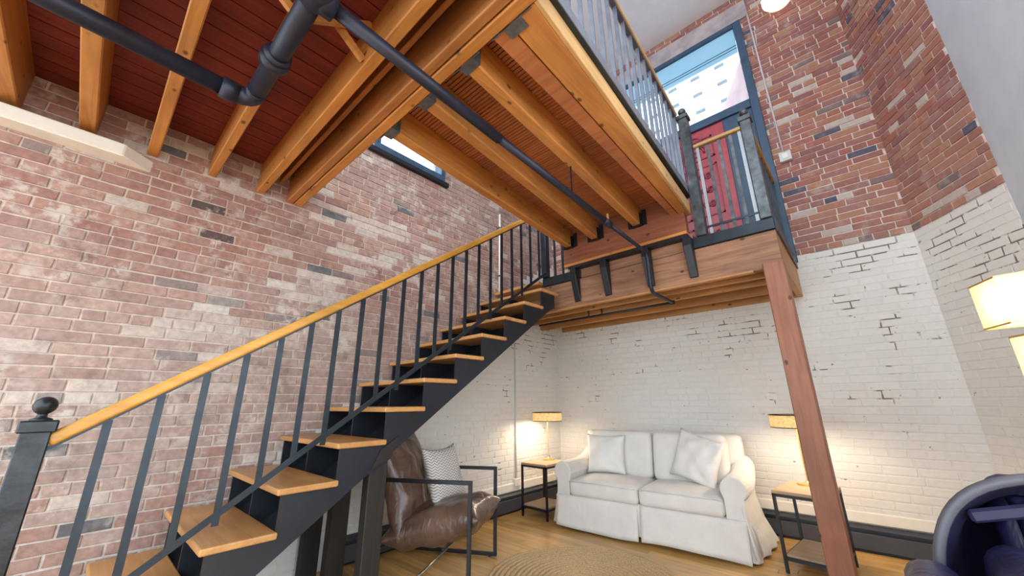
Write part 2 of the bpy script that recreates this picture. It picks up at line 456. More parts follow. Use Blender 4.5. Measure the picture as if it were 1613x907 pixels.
# back wall: s runs along -y from y=YA
doorB = (YA - 1.95, YA - .25, 2.56, 5.85)
brick_wall('wall_back', (XB, YA), (0, -1), (-1, 0), YA + .60, 0, ZC, [doorB], colB, paintB,
           visf=lambda s, z: z > 2.6 and (s > 2.9), smear=.6)
cdir = Vector((3.98 - 4.68, -1.0 + .60)); cl = cdir.length
brick_wall('wall_angled', (XB, -.60), cdir, (-.4 / cl, .7 / cl), cl, 0, ZC, [], colB, paintB, visf=lambda s, z: z > 2.6, smear=.6)
tag(MB().box(2.0, 4.0, -1.2, -1.0, 0, ZC).build('wall_right', M['plaster']), kind='structure')
tag(MB().box(-1.5, XB + .3, -1.3, YA + .3, ZC, ZC + .2).build('ceiling', M['ceil']), kind='structure')
# crumbling brick cornice strip and plaster lintel over the door
lt = MB(); lt.box(XB - .03, XB - .001, .16, 2.05, 5.86, 6.12); tag(lt.build('trim_1', plain('lintel_plaster', (.42, .36, .36), .9, 0, .25, 5, .3)), kind='structure')
# ---------------------------------------------------------------- floor of narrow oak boards
fl = tag(MB().box(-4.0, XB + .05, -4.5, YA + .05, -.12, -.006).build('floor', plain('subfloor', (.45, .25, .09), .5)), kind='structure')
PW = .083; cand = []
x = XB; i = 0
while x > -1.5:
    y = YA + .0 - random.random() * 1.2 + .6; ys = [YA]
    while y > -3.0:
        if y < YA - .2: ys.append(y)
        y -= random.uniform(.7, 1.5)
    ys.append(-3.0)
    for a, b in zip(ys, ys[1:]):
        if a - b < .05: continue
        cand.append((x - PW + .0012, x - .0012, b + .0012, a - .0012, i)); i += 1
    x -= PW
def _vis(c):
    p = proj(((c[0] + c[1]) / 2, (max(c[2], -.6) + c[3]) / 2, 0))
    return 0 if p and -60 < p[0] < 1680 and 600 < p[1] < 990 else 1
cand.sort(key=_vis)
for k, (x0, x1, y0, y1, i) in enumerate(cand[:300]):
    MB().box(x0, x1, y0, y1, -.006, random.uniform(-.0006, .0)).build('floor_board', random.choice(M['oak']), fl)
rm = MB()
for x0, x1, y0, y1, i in cand[300:]: rm.box(x0, x1, y0, y1, -.006, 0)
if rm.v: tag(rm.build('far_boards', M['oak'][0], fl), kind='stuff')

# ---------------------------------------------------------------- mezzanine over the left half
JZ, DZ = 2.84, 3.10
mez = thing('mezzanine_floor', 'open timber ceiling of orange joists under dark red boards at top left', 'ceiling', (0, YA, JZ))
for x in (-.97, -.66, -.345, -.035, .30, .615):
    wd = {-.345: .075, -.66: .085, .30: .052, -.035: .062, .615: .058}.get(x, .07)
    MB().box(x, x + wd, -2.4, YA + .02, JZ, DZ).build('joist', M['joist_y'], mez, bevel=.006)
y = YA
while y > -2.4:
    wdt = random.uniform(.095, .135)
    MB().box(-1.4, .96, y - wdt + .008, y, DZ, DZ + .03 + random.uniform(-.003, .003)).build('board', M['deck'], mez)
    y -= wdt
MB().box(-1.4, .96, -2.4, YA, DZ + .036, DZ + .06).build('subfloor', M['darkpost'], mez)
g = MB().box(.835, .888, -2.4, YA + .02, JZ, DZ); g.build('girder', M['girder'], mez, bevel=.006)
g = MB().box(.894, .955, -2.4, YA + .02, JZ - .004, DZ + .06); g.build('girder', M['joist_y'], mez, bevel=.006)
MB().box(.76, .79, -2.4, YA, 2.99, DZ).build('ledger', M['girder'], mez, bevel=.004)
def bridging(x0, x1, y):
    MB().beam((x0, y, JZ + .03), (x1, y, DZ - .03), .035, .022, (0, 1, 0)).build('bridging', M['joist_y'], mez)
    MB().beam((x0, y + .04, DZ - .03), (x1, y + .04, JZ + .03), .035, .022, (0, 1, 0)).build('bridging', M['joist_y'], mez)
bridging(.352, .615, 1.52); bridging(.027, .30, 1.52); bridging(-.27, -.035, 1.52)
# white plastered ledge on the wall under the joists
lg = MB().prism([(-1.4, YA), (-1.4, YA - .13), (-.13, YA - .13), (.02, YA)], 'z', 2.715, 2.80)
lo = lg.build('trim_2', M['white'], bevel=.006); tag(lo, kind='structure')

# ---------------------------------------------------------------- catwalk
cw = thing('catwalk', 'timber catwalk with lath underside spanning from the ceiling girder to the landing', 'catwalk', (.96, 1.4, JZ))
def obeam(a, b, w0, w1, z0, z1, name, m, bev=.005, parent=cw):
    a = Vector(a); b = Vector(b); d = (b - a).normalized(); r = Vector((-d.y, d.x))
    p = [a - r * w0 / 2, b - r * w1 / 2, b + r * w1 / 2, a + r * w0 / 2]
    return MB().hexa([(q.x, q.y, z0) for q in p] + [(q.x, q.y, z1) for q in p]).build(name, m, parent, bevel=bev)
CX0, CX1, CT = .957, 3.335, 3.04
JS = [((CX0, 1.90), (CX1, 2.125)), ((CX0, 1.53), (CX1, 1.80)), ((CX0, 1.165), (CX1, 1.335))]
for a, b in JS: obeam(a, b, .085, .075, JZ, CT, 'joist', M['joist_x'], .008)
obeam((CX0, .925), (CX1 + .02, .985), .10, .06, JZ + .004, CT, 'edge_joist', M['lath'])
obeam((CX0, .795), (CX1 + .10, .918), .145, .065, JZ, CT, 'edge_beam', M['joist_x'])
obeam((CX0, .712), (CX1 + .10, .872), .022, .022, JZ, 2.955, 'fascia_board', M['fascia'], .003)
# lath: thin strips across, each a few pixels wide, as one part
lm = MB(); x = CX0; 
while x < CX1:
    t = (x - CX0) / (CX1 - CX0); y0 = .86 + .06 * t; y1 = 2.08 + .125 * t
    dz = random.uniform(-.002, .002)
    lm.box(x, x + random.uniform(.018, .022), y0, y1, CT + .001 + dz, CT + .010 + dz); x += .0265
tag(lm.build('lath', M['lath'], cw), kind='stuff')
obeam((CX0, 1.46), (CX1, 1.53), 1.24, 1.34, CT + .016, CT + .05, 'deck', M['deck'])
# header beam the joists hang from, on steel brackets
MB().box(3.335, 3.415, .90, 2.215, 2.645, 3.06).build('header', M['header'], cw, bevel=.005)
MB().box(3.325, 3.415, .90, 2.215, 2.632, 2.66).build('header_lip', M['joist_y'], cw, bevel=.003)
MB().box(3.33, 3.418, .90, 2.16, 2.600, 2.630).build('support_angle', M['black'], cw)
for y in (2.11, 1.745, 1.30, .915):
    MB().prism([(3.417, 2.24), (3.40, 2.24), (3.325, 2.52), (3.325, 2.60), (3.417, 2.60)], 'y', y - .035, y + .035).build('bracket', M['black'], cw, bevel=.004)
for a, b in JS:
    for (p, sx) in ((a, 1), (b, -1)):
        x0 = p[0] if sx > 0 else p[0] - .055
        hb = MB(); hb.box(x0, x0 + .055, p[1] - .052, p[1] - .046, JZ - .004, JZ + .12); hb.box(x0, x0 + .055, p[1] + .046, p[1] + .052, JZ - .004, JZ + .12)
        hb.box(x0, x0 + .055, p[1] - .052, p[1] + .052, JZ - .006, JZ - .002)
        hb.build('joist_hanger', M['galv'] if sx > 0 else M['black'], cw)
        for s2 in (-1, 1):
            xf = CX0 + .004 if sx > 0 else CX1 - .004
            MB().box(xf - .004, xf + .004, p[1] + s2 * .05, p[1] + s2 * .095, JZ, JZ + .16).build('hanger_flange', M['galv'] if sx > 0 else M['black'], cw)
hb = MB().box(CX0, CX0 + .006, .74, .98, JZ - .004, JZ + .05); hb.box(CX0, CX0 + .06, .80, .90, JZ - .008, JZ - .003); hb.build('joist_hanger', M['galv'], cw)

# catwalk railing
cr = thing('catwalk_railing', 'grey steel railing with wooden handrail along the catwalk edge', 'railing', (CX0, .70, 2.94))
A0, A1 = Vector((CX0 - .5, .665)), Vector((3.41, .862))
zb = lambda t: 2.935 + .075 * t
def cwp(t, z): p = A0.lerp(A1, t); return Vector((p.x, p.y, z))
MB().beam(cwp(0, zb(0) + .052), cwp(1, zb(1) + .052), .03, .104).build('edge_channel', plain('grey_edge_channel', (.17, .18, .21), .45, .2, .15), cr)
MB().beam(cwp(0, zb(0) - .003), cwp(1, zb(1) - .003), .05, .012).build('channel_flange', M['steel'], cr)
HZ = .885
MB().beam(cwp(0, zb(0) + HZ), cwp(.985, zb(1) + HZ), .055, .032).build('handrail', M['fascia'], cr, bevel=.006)
MB().beam(cwp(0, zb(0) + HZ - .024), cwp(.985, zb(1) + HZ - .024), .034, .012).build('rail_bar', M['greysteel'], cr)
nb = 21
for i in range(nb):
    t = (i + .5) / nb
    MB().beam(cwp(t, zb(t) + .10), cwp(t, zb(t) + HZ - .025), .024, .012, (1, 0, 0)).build('baluster', M['greysteel'], cr)

# ---------------------------------------------------------------- landing
XF = 3.42; LY0 = .275; LZ0, LZ1 = 2.195, 2.56
ld = thing('landing', 'timber stair landing on dark front beam beneath the red door', 'landing', (XF, .275, LZ0))
MB().box(XF, XF + .07, LY0, YA - .016, LZ0, 2.50).build('front_beam', M['landbeam'], ld, bevel=.005)
MB().box(XF + .004, XF + .07, .88, 2.06, 2.503, 2.642).build('beam_packing', M['landbeam'], ld)
MB().box(XF - .012, XF + .04, LY0 + .2, YA - .016, LZ0 - .012, LZ0 + .004).build('beam_strip', M['landjoist'], ld)
MB().box(XF + .07, XB - .018, LY0, LY0 + .05, LZ0, 2.535).build('side_beam', M['landjoist'], ld, bevel=.005)
for x in (3.66, 3.90): MB().box(x, x + .04, LY0 + .05, YA - .016, LZ0, 2.50).build('joist', M['landjoist'], ld, bevel=.004)
MB().box(4.28, 4.325, LY0 + .05, YA - .016, LZ0, 2.50).build('joist', M['landjoist'], ld, bevel=.004)
MB().box(XB - .06, XB - .014, LY0 + .05, YA - .15, LZ0, 2.50).build('ledger', M['landjoist'], ld, bevel=.004)
y = LY0
while y < YA - .02:
    MB().box(XF + .02, XB - .018, y, min(y + .136, YA - .018), 2.50, 2.54).build('board', M['header'], ld); y += .14
for a, b in ((LY0 - .004, .88), (2.06, 2.575)):
    MB().box(XF - .02, XF + .035, a, b, 2.502, 2.60).build('edge_channel', M['steel'], ld, bevel=.003)
MB().box(XF + .03, XB - .018, LY0 - .014, LY0 - .002, 2.49, 2.60).build('side_channel', M['steel'], ld)
MB().box(3.33, XF + .02, 2.58, YA - .02, 2.525, 2.56).build('landing_nosing', M['tread'], ld, bevel=.004)

def newel(parent, x, y, z0, z1, wd, fin=True, m=None):
    m = m or M['newel']
    n_ = MB().box(x - wd / 2, x + wd / 2, y - wd / 2, y + wd / 2, z0, z1).build('newel_post', m, parent, bevel=.004)
    c = wd * .64
    MB().box(x - c, x + c, y - c, y + c, z1 - .004, z1 + .042).build('cap', m, n_, bevel=.005)
    if fin:
        r = wd * .43
        MB().lathe((x, y, z1 + .04), [(r * .95, 0), (r * .9, .008), (r * .45, .014), (r * .4, .024)] + [(r * math.sin(a), .024 + r - r * math.cos(a)) for a in [math.radians(25 + 155 * i / 12) for i in range(12)]] + [(.0015, .024 + 2 * r)], 20).build('ball_finial', m, n_, smooth=True)
    return n_
lr = thing('landing_railing', 'short steel railing with square newel posts around the landing corner before the red door', 'railing', (XF, .275, 2.60))
newel(lr, XF - .0, .80, 2.60, 3.84, .085)
newel(lr, XF - .0, .312, 2.60, 3.54, .08)
MB().beam((XF, .75, 3.50), (XF, .35, 3.495), .05, .032).build('handrail', M['fascia'], lr, bevel=.006)
MB().beam((XF, .757, 2.672), (XF, .352, 2.672), .012, .02).build('bottom_bar', M['steel'], lr)
for y in (.72, .635, .54, .445, .373): MB().beam((XF, y, 2.60), (XF, y, 3.485), .026, .01, (1, 0, 0)).build('baluster', plain('painted_glint_baluster', (.34, .36, .38), .4, .4, .1) if y in (.72, .373) else M['newel'], lr)  # end balusters paler: white reflection painted into their colour
MB().beam((XF + .04, .305, 3.50), (XB - .05, .305, 3.50), .045, .032).build('side_handrail', M['rail'], lr, bevel=.006)
MB().beam((XF + .04, .305, 2.672), (XB - .03, .305, 2.672), .012, .02).build('bottom_bar', M['steel'], lr)
for i in range(8): MB().beam((XF + .16 + i * .145, .305, 2.60), (XF + .16 + i * .145, .305, 3.485), .026, .01).build('baluster', M['steel'], lr)
sr2 = thing('stairhead_railing', 'dark steel railing stub between the stair head and the catwalk header', 'railing', (XF, 2.5, 2.6))
for y in (2.40, 2.29, 2.18): MB().beam((XF, y, 2.60), (XF, y, 3.46), .026, .012, (1, 0, 0)).build('baluster', M['steel'], sr2)
MB().beam((XF, 2.46, 3.47), (XF, 2.10, 3.47), .05, .032).build('handrail', M['rail'], sr2, bevel=.006)

# ---------------------------------------------------------------- wooden post
MB_post = MB().box(3.395, 3.535, .268, .408, 0, 2.235)
po = MB_post.build('timber_post', M['post'], bevel=.006); tag(po, 'square reddish timber post standing under the right front corner of the landing', 'post')

# ---------------------------------------------------------------- staircase
st = thing('staircase', 'straight staircase with oak treads on black stringers rising along the brick wall', 'staircase', (0, 2.32, 0))
SY0, SY1 = 2.32, YA - .03; RUN = .1969 / SL
for n in range(0, 12):
    x0 = NX0 + (n - 2) * RUN; z1 = NZ0 + (n - 2) * .1969
    MB().box(x0, x0 + RUN + .03, SY0, SY1, z1 - .032, z1).build('tread', M['tread'], st, bevel=.008, seg=2)
for (y0, y1) in ((2.345, 2.362), (2.80, 2.815), (YA - .06, YA - .044)):
    up = []
    for n in range(0, 13):
        xr = NX0 + (n - 2) * RUN + .028; zt = NZ0 + (n - 2) * .1969 - .032
        up.append((xr, zt - .1969 if n else 0)); up.append((xr, zt))
    up = up[:-2]; up.append((3.30, NZ0 + 9 * .1969 - .032)); low = []
    lz = lambda x: .694 + .705 * (x - 1.145)
    low = [(3.30, 2.19), (3.20, lz(3.20)), (1.145 - .694 / .705, 0)]
    MB().prism(up + low, 'y', y0, y1).build('stringer', M['stringer'], st)
sp = MB(); sp.beam((.30, 2.84, lz(.30) + .02), (3.30, 2.84, lz(3.30) + .02), SY1 - .06 - 2.362, .012, (0, 0, 1)); sp.build('soffit_panel', M['stringer'], st)
for y in (2.36, 2.80, YA - .13):
    MB().box(1.30, 1.42, y, y + .075, 0, lz(1.36) + .07).build('support_post', M['darkpost'], st, bevel=.004)
MB().prism([(1.30, lz(1.36) - .02), (1.42, lz(1.36) + .02), (1.47, lz(1.42) + .11), (1.35, lz(1.36) + .08)], 'y', 2.332, 2.345).build('cleat', M['darkpost'], st)

sr = thing('stair_railing', 'dark steel stair railing with golden oak handrail and ball topped newel post', 'railing', (-.08, 2.5, 0))
RY = 2.50
newel(sr, -.08, RY, 0, 1.105, .082, True, plain('dark_newel_steel', (.022, .025, .028), .34, .3, .7, 16, .1))
newel(sr, 3.40, 2.525, 2.60, 3.60, .075, True, M['steel'])
rl = lambda x: nosing(x) + .86
MB().beam((-.045, RY, rl(-.045)), (3.37, RY, rl(3.37)), .06, .050).build('handrail', M['rail'], sr, bevel=.012, seg=3)
MB().beam((-.045, RY, rl(-.045) - .033), (3.37, RY, rl(3.37) - .033), .04, .012).build('rail_bar', M['steel'], sr)
bb = lambda x: nosing(x) + .035 + .015 * x / 3
MB().beam((-.02, RY, bb(-.02)), (3.37, RY, bb(3.37)), .012, .030).build('bottom_bar', M['steel'], sr)
x = .113; i = 0
while x < 3.34:
    MB().beam((x, RY, bb(x) - (0.0 if i % 3 else .05)), (x, RY, rl(x) - .035), .030, .010, (0, 1, 0)).build('baluster', M['steel'], sr); x += .1567; i += 1

# ---------------------------------------------------------------- pipes
dp = thing('drain_pipe', 'thick black cast iron drain pipe running and turning below the ceiling joists', 'pipe', (.28, 1.3, 2.70))
PZ = 2.70
MB().tube([(-1.4, 1.99, PZ), (.19, 2.05, PZ)], .042, 16).build('pipe', M['iron'], dp, smooth=True)
MB().tube([(.15, 2.05, PZ), (.22, 2.05, PZ)], .053, 16).build('coupling', M['iron'], dp, smooth=True)
MB().tube([(.20, 2.05, PZ)] + [(.21 + .07 * math.sin(a), 1.98 + .07 * math.cos(a), PZ) for a in [math.pi / 2 * k / 6 for k in range(7)]] + [(.28, 1.95, PZ)], .046, 16).build('elbow', M['iron'], dp, smooth=True)
MB().tube([(.28, 1.97, PZ), (.285, 1.25, PZ)], .042, 16).build('pipe', M['iron'], dp, smooth=True)
MB().tube([(.28, 1.715, PZ), (.28, 1.675, PZ)], .062, 16).build('flange', M['iron'], dp, smooth=True)
MB().tube([(.28, 1.665, PZ), (.28, 1.645, PZ)], .056, 16).build('flange', M['iron'], dp, smooth=True)
MB().tube([(.285, 1.29, PZ), (.285, 1.20, PZ)], .056, 16).build('tee', M['iron'], dp, smooth=True)
MB().tube([(.285, 1.26, PZ), (.36, 1.26, PZ)], .052, 16).build('tee_branch', M['iron'], dp, smooth=True)
bp = thing('branch_pipe', 'slim dark pipe sloping under the catwalk joists and dropping behind the landing brackets', 'pipe', (.36, 1.26, 2.70))
MB().tube([(.34, 1.26, 2.70), (1.30, 1.262, 2.640)], .030, 14).build('pipe', M['iron'], bp, smooth=True)
MB().tube([(1.28, 1.262, 2.642), (2.55, 1.268, 2.575)], .024, 14).build('pipe', M['iron'], bp, smooth=True)
MB().tube([(2.50, 1.268, 2.577), (2.60, 1.268, 2.572)], .030, 14).build('coupling', M['iron'], bp, smooth=True)
MB().tube([(2.55, 1.268, 2.575), (3.26, 1.27, 2.545), (3.30, 1.27, 2.52), (3.31, 1.27, 2.47), (3.31, 1.27, 2.22), (3.33, 1.27, 2.17), (3.38, 1.27, 2.155), (3.80, 1.26, 2.15)], .017, 12).build('pipe', M['iron'], bp, smooth=True)
MB().tube([(3.80, 1.25, 2.15), (3.80, 2.95, 2.15)], .012, 10).build('pipe', M['black'], bp, smooth=True)
MB().tube([(3.80, 1.28, 2.15), (3.80, 1.24, 2.15)], .022, 12).build('elbow', M['black'], bp, smooth=True)
for y in (2.05, 2.22): MB().tube([(3.80, y, 2.15), (3.80, y, 2.26)], .009, 8).build('hanger_rod', M['black'], bp)
MB().tube([(2.05, 1.265, 2.62), (2.05, 1.265, 3.03)], .006, 8).build('hanger_rod', M['black'], bp)
MB().tube([(2.57, 1.268, 2.60), (2.57, 1.268, 2.66)], .010, 10).build('valve_stem', M['brass'], bp)

# ---------------------------------------------------------------- door, transom, window
dr = thing('door_1', None, None, (XB, 1.1, 2.56), kind='structure')
def fb(y0, y1, z0, z1, x0=-.05, x1=.06, name='frame_member', m=None):
    return MB().box(XB + x0, XB + x1, y0, y1, z0, z1).build(name, m or M['frame'], dr, bevel=.004)
fb(.25, .335, 2.56, 5.85); fb(1.87, 1.95, 2.56, 5.85); fb(.335, 1.87, 5.785, 5.85); fb(.335, 1.87, 4.55, 4.66)
fb(.335, .655, 2.56, 4.55, -.02, .03, 'side_panel', M['frame'])
leaf = fb(.655, 1.60, 2.56, 4.55, -.01, .035, 'door_leaf', M['red'])
fb(1.60, 1.87, 2.56, 4.55, -.02, .03, 'side_panel', M['frame'])
def carved(y0, y1, z0, z1):
    fr = MB()
    for a, b, c, d_ in ((y0, y1, z0, z0 + .02), (y0, y1, z1 - .02, z1), (y0, y0 + .02, z0, z1), (y1 - .02, y1, z0, z1)): fr.box(XB - .022, XB - .009, a, b, c, d_)
    p = fr.build('panel_moulding', M['redcarve'], leaf)
    cy, cz = (y0 + y1) / 2, (z0 + z1) / 2
    sc_ = MB(); h = (z1 - z0) / 2 - .05; wv = (y1 - y0) / 2 - .06
    for sg in (-1, 1):
        for k in range(3):
            c0 = cz + (k - 1) * h * .66; pts = []
            for i in range(22):
                a = i / 21 * 3.6 * math.pi; r = wv * .62 * (1 - i / 24)
                pts.append((XB - .016, cy + sg * (wv * .45 + r * math.cos(a) * .75) * .9, c0 + r * math.sin(a) * .85))
            sc_.tube(pts, [.013 * (1 - .5 * i / 21) for i in range(22)], 6)
    sc_.lathe((XB - .014, cy, cz - .03), [(.005, 0), (.03, .015), (.03, .045), (.005, .06)], 10)
    sc_.build('carved_scroll', M['redcarve'], leaf, smooth=True)
carved(.80, 1.10, 2.70, 3.22); carved(.80, 1.10, 3.34, 4.02); carved(1.17, 1.47, 2.70, 3.22); carved(1.17, 1.47, 3.34, 4.02); carved(.80, 1.47, 4.12, 4.42)
MB().box(XB + .015, XB + .021, .335, 1.87, 4.66, 5.785).build('pane', M['glass'], dr)
ro = MB(); ro.box(XB - .015, XB - .012, .34, 1.865, 5.405, 5.785); ro.build('roller_shade', M['roller'], dr)
MB().box(XB - .02, XB - .008, .34, 1.865, 5.515, 5.523).build('shade_batten', M['frame'], dr)
MB().box(XB - .02, XB - .008, .34, 1.865, 5.475, 5.483).build('shade_batten', M['frame'], dr)

wn = thing('window_1', None, None, (2.0, YA, 3.77), kind='structure')
def wbx(x0, x1, z0, z1, y0=-.02, y1=.12, name='frame_member', m=None): return MB().box(x0, x1, YA + y0, YA + y1, z0, z1).build(name, m or M['frame'], wn, bevel=.003)
wbx(1.47, 2.50, 3.715, 3.77, -.05, .20, 'sill', M['black']); wbx(1.54, 2.46, 3.77, 3.86, -.02); wbx(1.54, 1.60, 3.86, 5.5); wbx(2.40, 2.46, 3.86, 5.5); wbx(1.60, 2.40, 5.44, 5.5); wbx(1.60, 2.40, 4.64, 4.70)
MB().box(1.60, 2.40, YA + .06, YA + .066, 3.86, 5.44).build('pane', M['glass'], wn)

# outside the door: pale office block across the street and a neighbour's wall
ex = thing('office_block', 'overexposed white office block with rows of small windows seen through the door transom', 'building', (15, 4, -3))
MB().box(15, 22, -8, 22, -3, 24).build('wall', M['facade'], ex)
for r in range(12):
    for c in range(13):
        y = -1.2 + c * .95; z = 8.5 + r * .85
        wv_ = MB().box(14.95, 15.02, y, y + .36, z, z + .13).build('window', M['facwin'], ex)
s0 = CPOS + ray(1168, 86) * (5.4 / ray(1168, 86).x); dv = ray(985, 632); dv.z = 0; dv.normalize()
e0 = s0 + dv * 9; nr = Vector((dv.y, -dv.x, 0)) * 1.2
b0 = s0 - dv * .35
nbld = MB().hexa([(b0.x, b0.y, -2), (e0.x, e0.y, -2), (e0.x + nr.x, e0.y + nr.y, -2), (b0.x + nr.x, b0.y + nr.y, -2), (b0.x, b0.y, s0.z), (e0.x, e0.y, s0.z), (e0.x + nr.x, e0.y + nr.y, s0.z), (b0.x + nr.x, b0.y + nr.y, s0.z)])
tag(nbld.build('neighbour_wall', M['neighbour']), 'pinkish neighbouring wall outside, slanting across the right of the transom pane', 'wall')

# ---------------------------------------------------------------- wall fittings
cd = thing('conduit', 'thin painted conduit dropping to a grey switch box beside the tall door frame', 'conduit', (XB, .15, 3.7))
MB().tube([(XB - .018, .165, ZC), (XB - .018, .150, 3.80)], .010, 10).build('tube', M['conduit'], cd, smooth=True)
MB().box(XB - .055, XB - .008, .085, .195, 3.70, 3.81).build('switch_box', M['box'], cd, bevel=.005)
MB().box(XB - .062, XB - .055, .115, .165, 3.725, 3.785).build('cover_plate', M['white'], cd, bevel=.003)
gl = thing('globe_light', 'round glowing globe light high on the back wall above the door', 'light', (4.5, -.12, 5.9))
gc = CPOS + ray(1224, -4) * (4.50 / ray(1224, -4).x)
MB().lathe(gc, [(.004, -.11), (.07, -.10), (.125, -.07), (.155, -.02), (.155, .03), (.12, .08), (.06, .10)], 28).build('globe', M['globe'], gl, smooth=True)
MB().lathe(gc, [(.06, .10), (.07, .12), (.03, .16), (.012, .17), (.012, ZC - gc.z)], 16).build('stem', M['brass'], gl, smooth=True)
cd2 = thing('wall_pipe', 'slim pale pipe running up the white brick wall beneath the stairs', 'pipe', (3.717, YA, .2))
MB().tube([(3.717, YA - .016, .30), (3.717, YA - .016, 1.75)], .009, 8).build('tube', M['box'], cd2, smooth=True)
MB().tube([(3.717, YA - .016, 1.75), (3.717, YA - .016, 1.95)], .009, 8).build('tube', M['box'], cd2, smooth=True)
MB().box(3.66, 3.76, YA - .05, YA - .006, .26, .34).build('outlet_box', M['white'], cd2, bevel=.004)
cd3 = thing('stairwell_pipe', 'white vertical pipe on the brick wall beside the stair head', 'pipe', (3.35, YA, 2.6))
MB().tube([(3.42, YA - .02, 2.58), (3.42, YA - .02, 3.72)], .014, 10).build('tube', M['white'], cd3, smooth=True)
for k in (2.8, 3.5): MB().box(3.395, 3.445, YA - .035, YA - .006, k, k + .02).build('pipe_clip', M['galv'], cd3)

# ---------------------------------------------------------------- baseboard heaters
def heater(name, a, b, nrm, label):
    t = thing(name, label, 'heater', (a[0], a[1], 0), 0.0, 'baseboard heaters')
    a = Vector((*a, 0)); b = Vector((*b, 0)); n_ = Vector((*nrm, 0))
    def sl(d0, d1, z0, z1, nm, m, bev=.003):
        p = [a + n_ * d0, b + n_ * d0, b + n_ * d1, a + n_ * d1]
        return MB().hexa([(q.x, q.y, z0) for q in p] + [(q.x, q.y, z1) for q in p]).build(nm, m, t, bevel=bev)
    sl(.008, .02, .02, .20, 'back_plate', M['heater']); sl(.052, .064, .022, .142, 'front_cover', M['heater']); sl(.02, .052, .055, .10, 'fin_tube', M['black'])
    p = [a + n_ * .02, b + n_ * .02, b + n_ * .06, a + n_ * .06]
    MB().hexa([(p[0].x, p[0].y, .196), (p[1].x, p[1].y, .196), (p[2].x, p[2].y, .172), (p[3].x, p[3].y, .172), (p[0].x, p[0].y, .202), (p[1].x, p[1].y, .202), (p[2].x, p[2].y, .178), (p[3].x, p[3].y, .178)]).build('hood', M['heater'], t)
    sl(.02, .045, 0, .022, 'foot', M['black'])
    return t
heater('baseboard_heater', (1.5, YA), (4.60, YA), (0, -1), 'long dark baseboard heater along the white wall behind the leather chair')
heater('baseboard_heater', (XB, 3.25), (XB, -.55), (-1, 0), 'dark baseboard heater along the back wall behind the white sofa')
def ledge(a, b, nrm, nm):
    a = Vector((*a, 0)); b = Vector((*b, 0)); n_ = Vector((*nrm, 0)); p = [a, b, b + n_ * .03, a + n_ * .03]
    o = MB().hexa([(q.x, q.y, .21) for q in p] + [(q.x, q.y, .30) for q in p]).build(nm, M['white'], bevel=.008); tag(o, kind='structure')
ledge((XB - .004, 3.2), (XB - .004, -.58), (-1, 0), 'baseboard_back'); ledge((2.2, YA - .004), (4.64, YA - .004), (0, -1), 'baseboard_left')

# ---------------------------------------------------------------- soft furnishing shapes
def pillow_mb(wd, hd, th, n=20, pinch=.09, wr=.0, seed=0):
    mb = MB()
    for sg in (1, -1):
        def fn(a, b):
            u, v = 2 * a - 1, 2 * b - 1
            X = wd / 2 * u * (1 - pinch * (1 - v * v) * abs(u) ** 2); Y = hd / 2 * v * (1 - pinch * (1 - u * u) * abs(v) ** 2)
            e = max(0, (1 - u * u) * (1 - v * v))
            q = th / 2 * e ** .42
            if wr: q += wr * min(1, e * 4) * noise.noise(Vector((u * 2.2 + seed, v * 2.2, sg * 3.0)))
            return (X, Y, sg * q)
        mb.grid(fn, n, n)
    return mb
def rbox_mb(sx, sy, sz, r, crown=0.0, n=10, fn2=None):
    mb = MB(); hx, hy, hz = sx / 2, sy / 2, sz / 2
    def mp(p):
        q = Vector((p[0] * hx, p[1] * hy, p[2] * hz)); c = Vector((max(-hx + r, min(hx - r, q.x)), max(-hy + r, min(hy - r, q.y)), max(-hz + r, min(hz - r, q.z))))
        d = q - c
        o = c + (d.normalized() * r if d.length > 1e-7 else d)
        o.z += crown * (1 - p[0] ** 2) * (1 - p[1] ** 2) * (1 if p[2] > 0 else -.3 if p[2] < 0 else 0) * abs(p[2])
        return fn2(o) if fn2 else o
    t = lambda a: math.sin((a - .5) * math.pi) * .5 + .5
    for ax in range(3):
        for sg in (-1, 1):
            def fn(a, b):
                u, v = 2 * t(a) - 1, 2 * t(b) - 1
                p = [0, 0, 0]; p[ax] = sg; p[(ax + 1) % 3] = u; p[(ax + 2) % 3] = v
                return mp(p)
            mb.grid(fn, n, n)
    return mb
def merge(o):
    bm = bmesh.new(); bm.from_mesh(o.data); bmesh.ops.remove_doubles(bm, verts=bm.verts, dist=1e-4); bmesh.ops.recalc_face_normals(bm, faces=bm.faces); bm.to_mesh(o.data); bm.free(); return o
def xf(mb, mat):
    mb.v = [mat @ v for v in mb.v]; return mb
T = Matrix.Translation
def RX(d): return Matrix.Rotation(math.radians(d), 4, 'X')
def RY_(d): return Matrix.Rotation(math.radians(d), 4, 'Y')
def RZ(d): return Matrix.Rotation(math.radians(d), 4, 'Z')

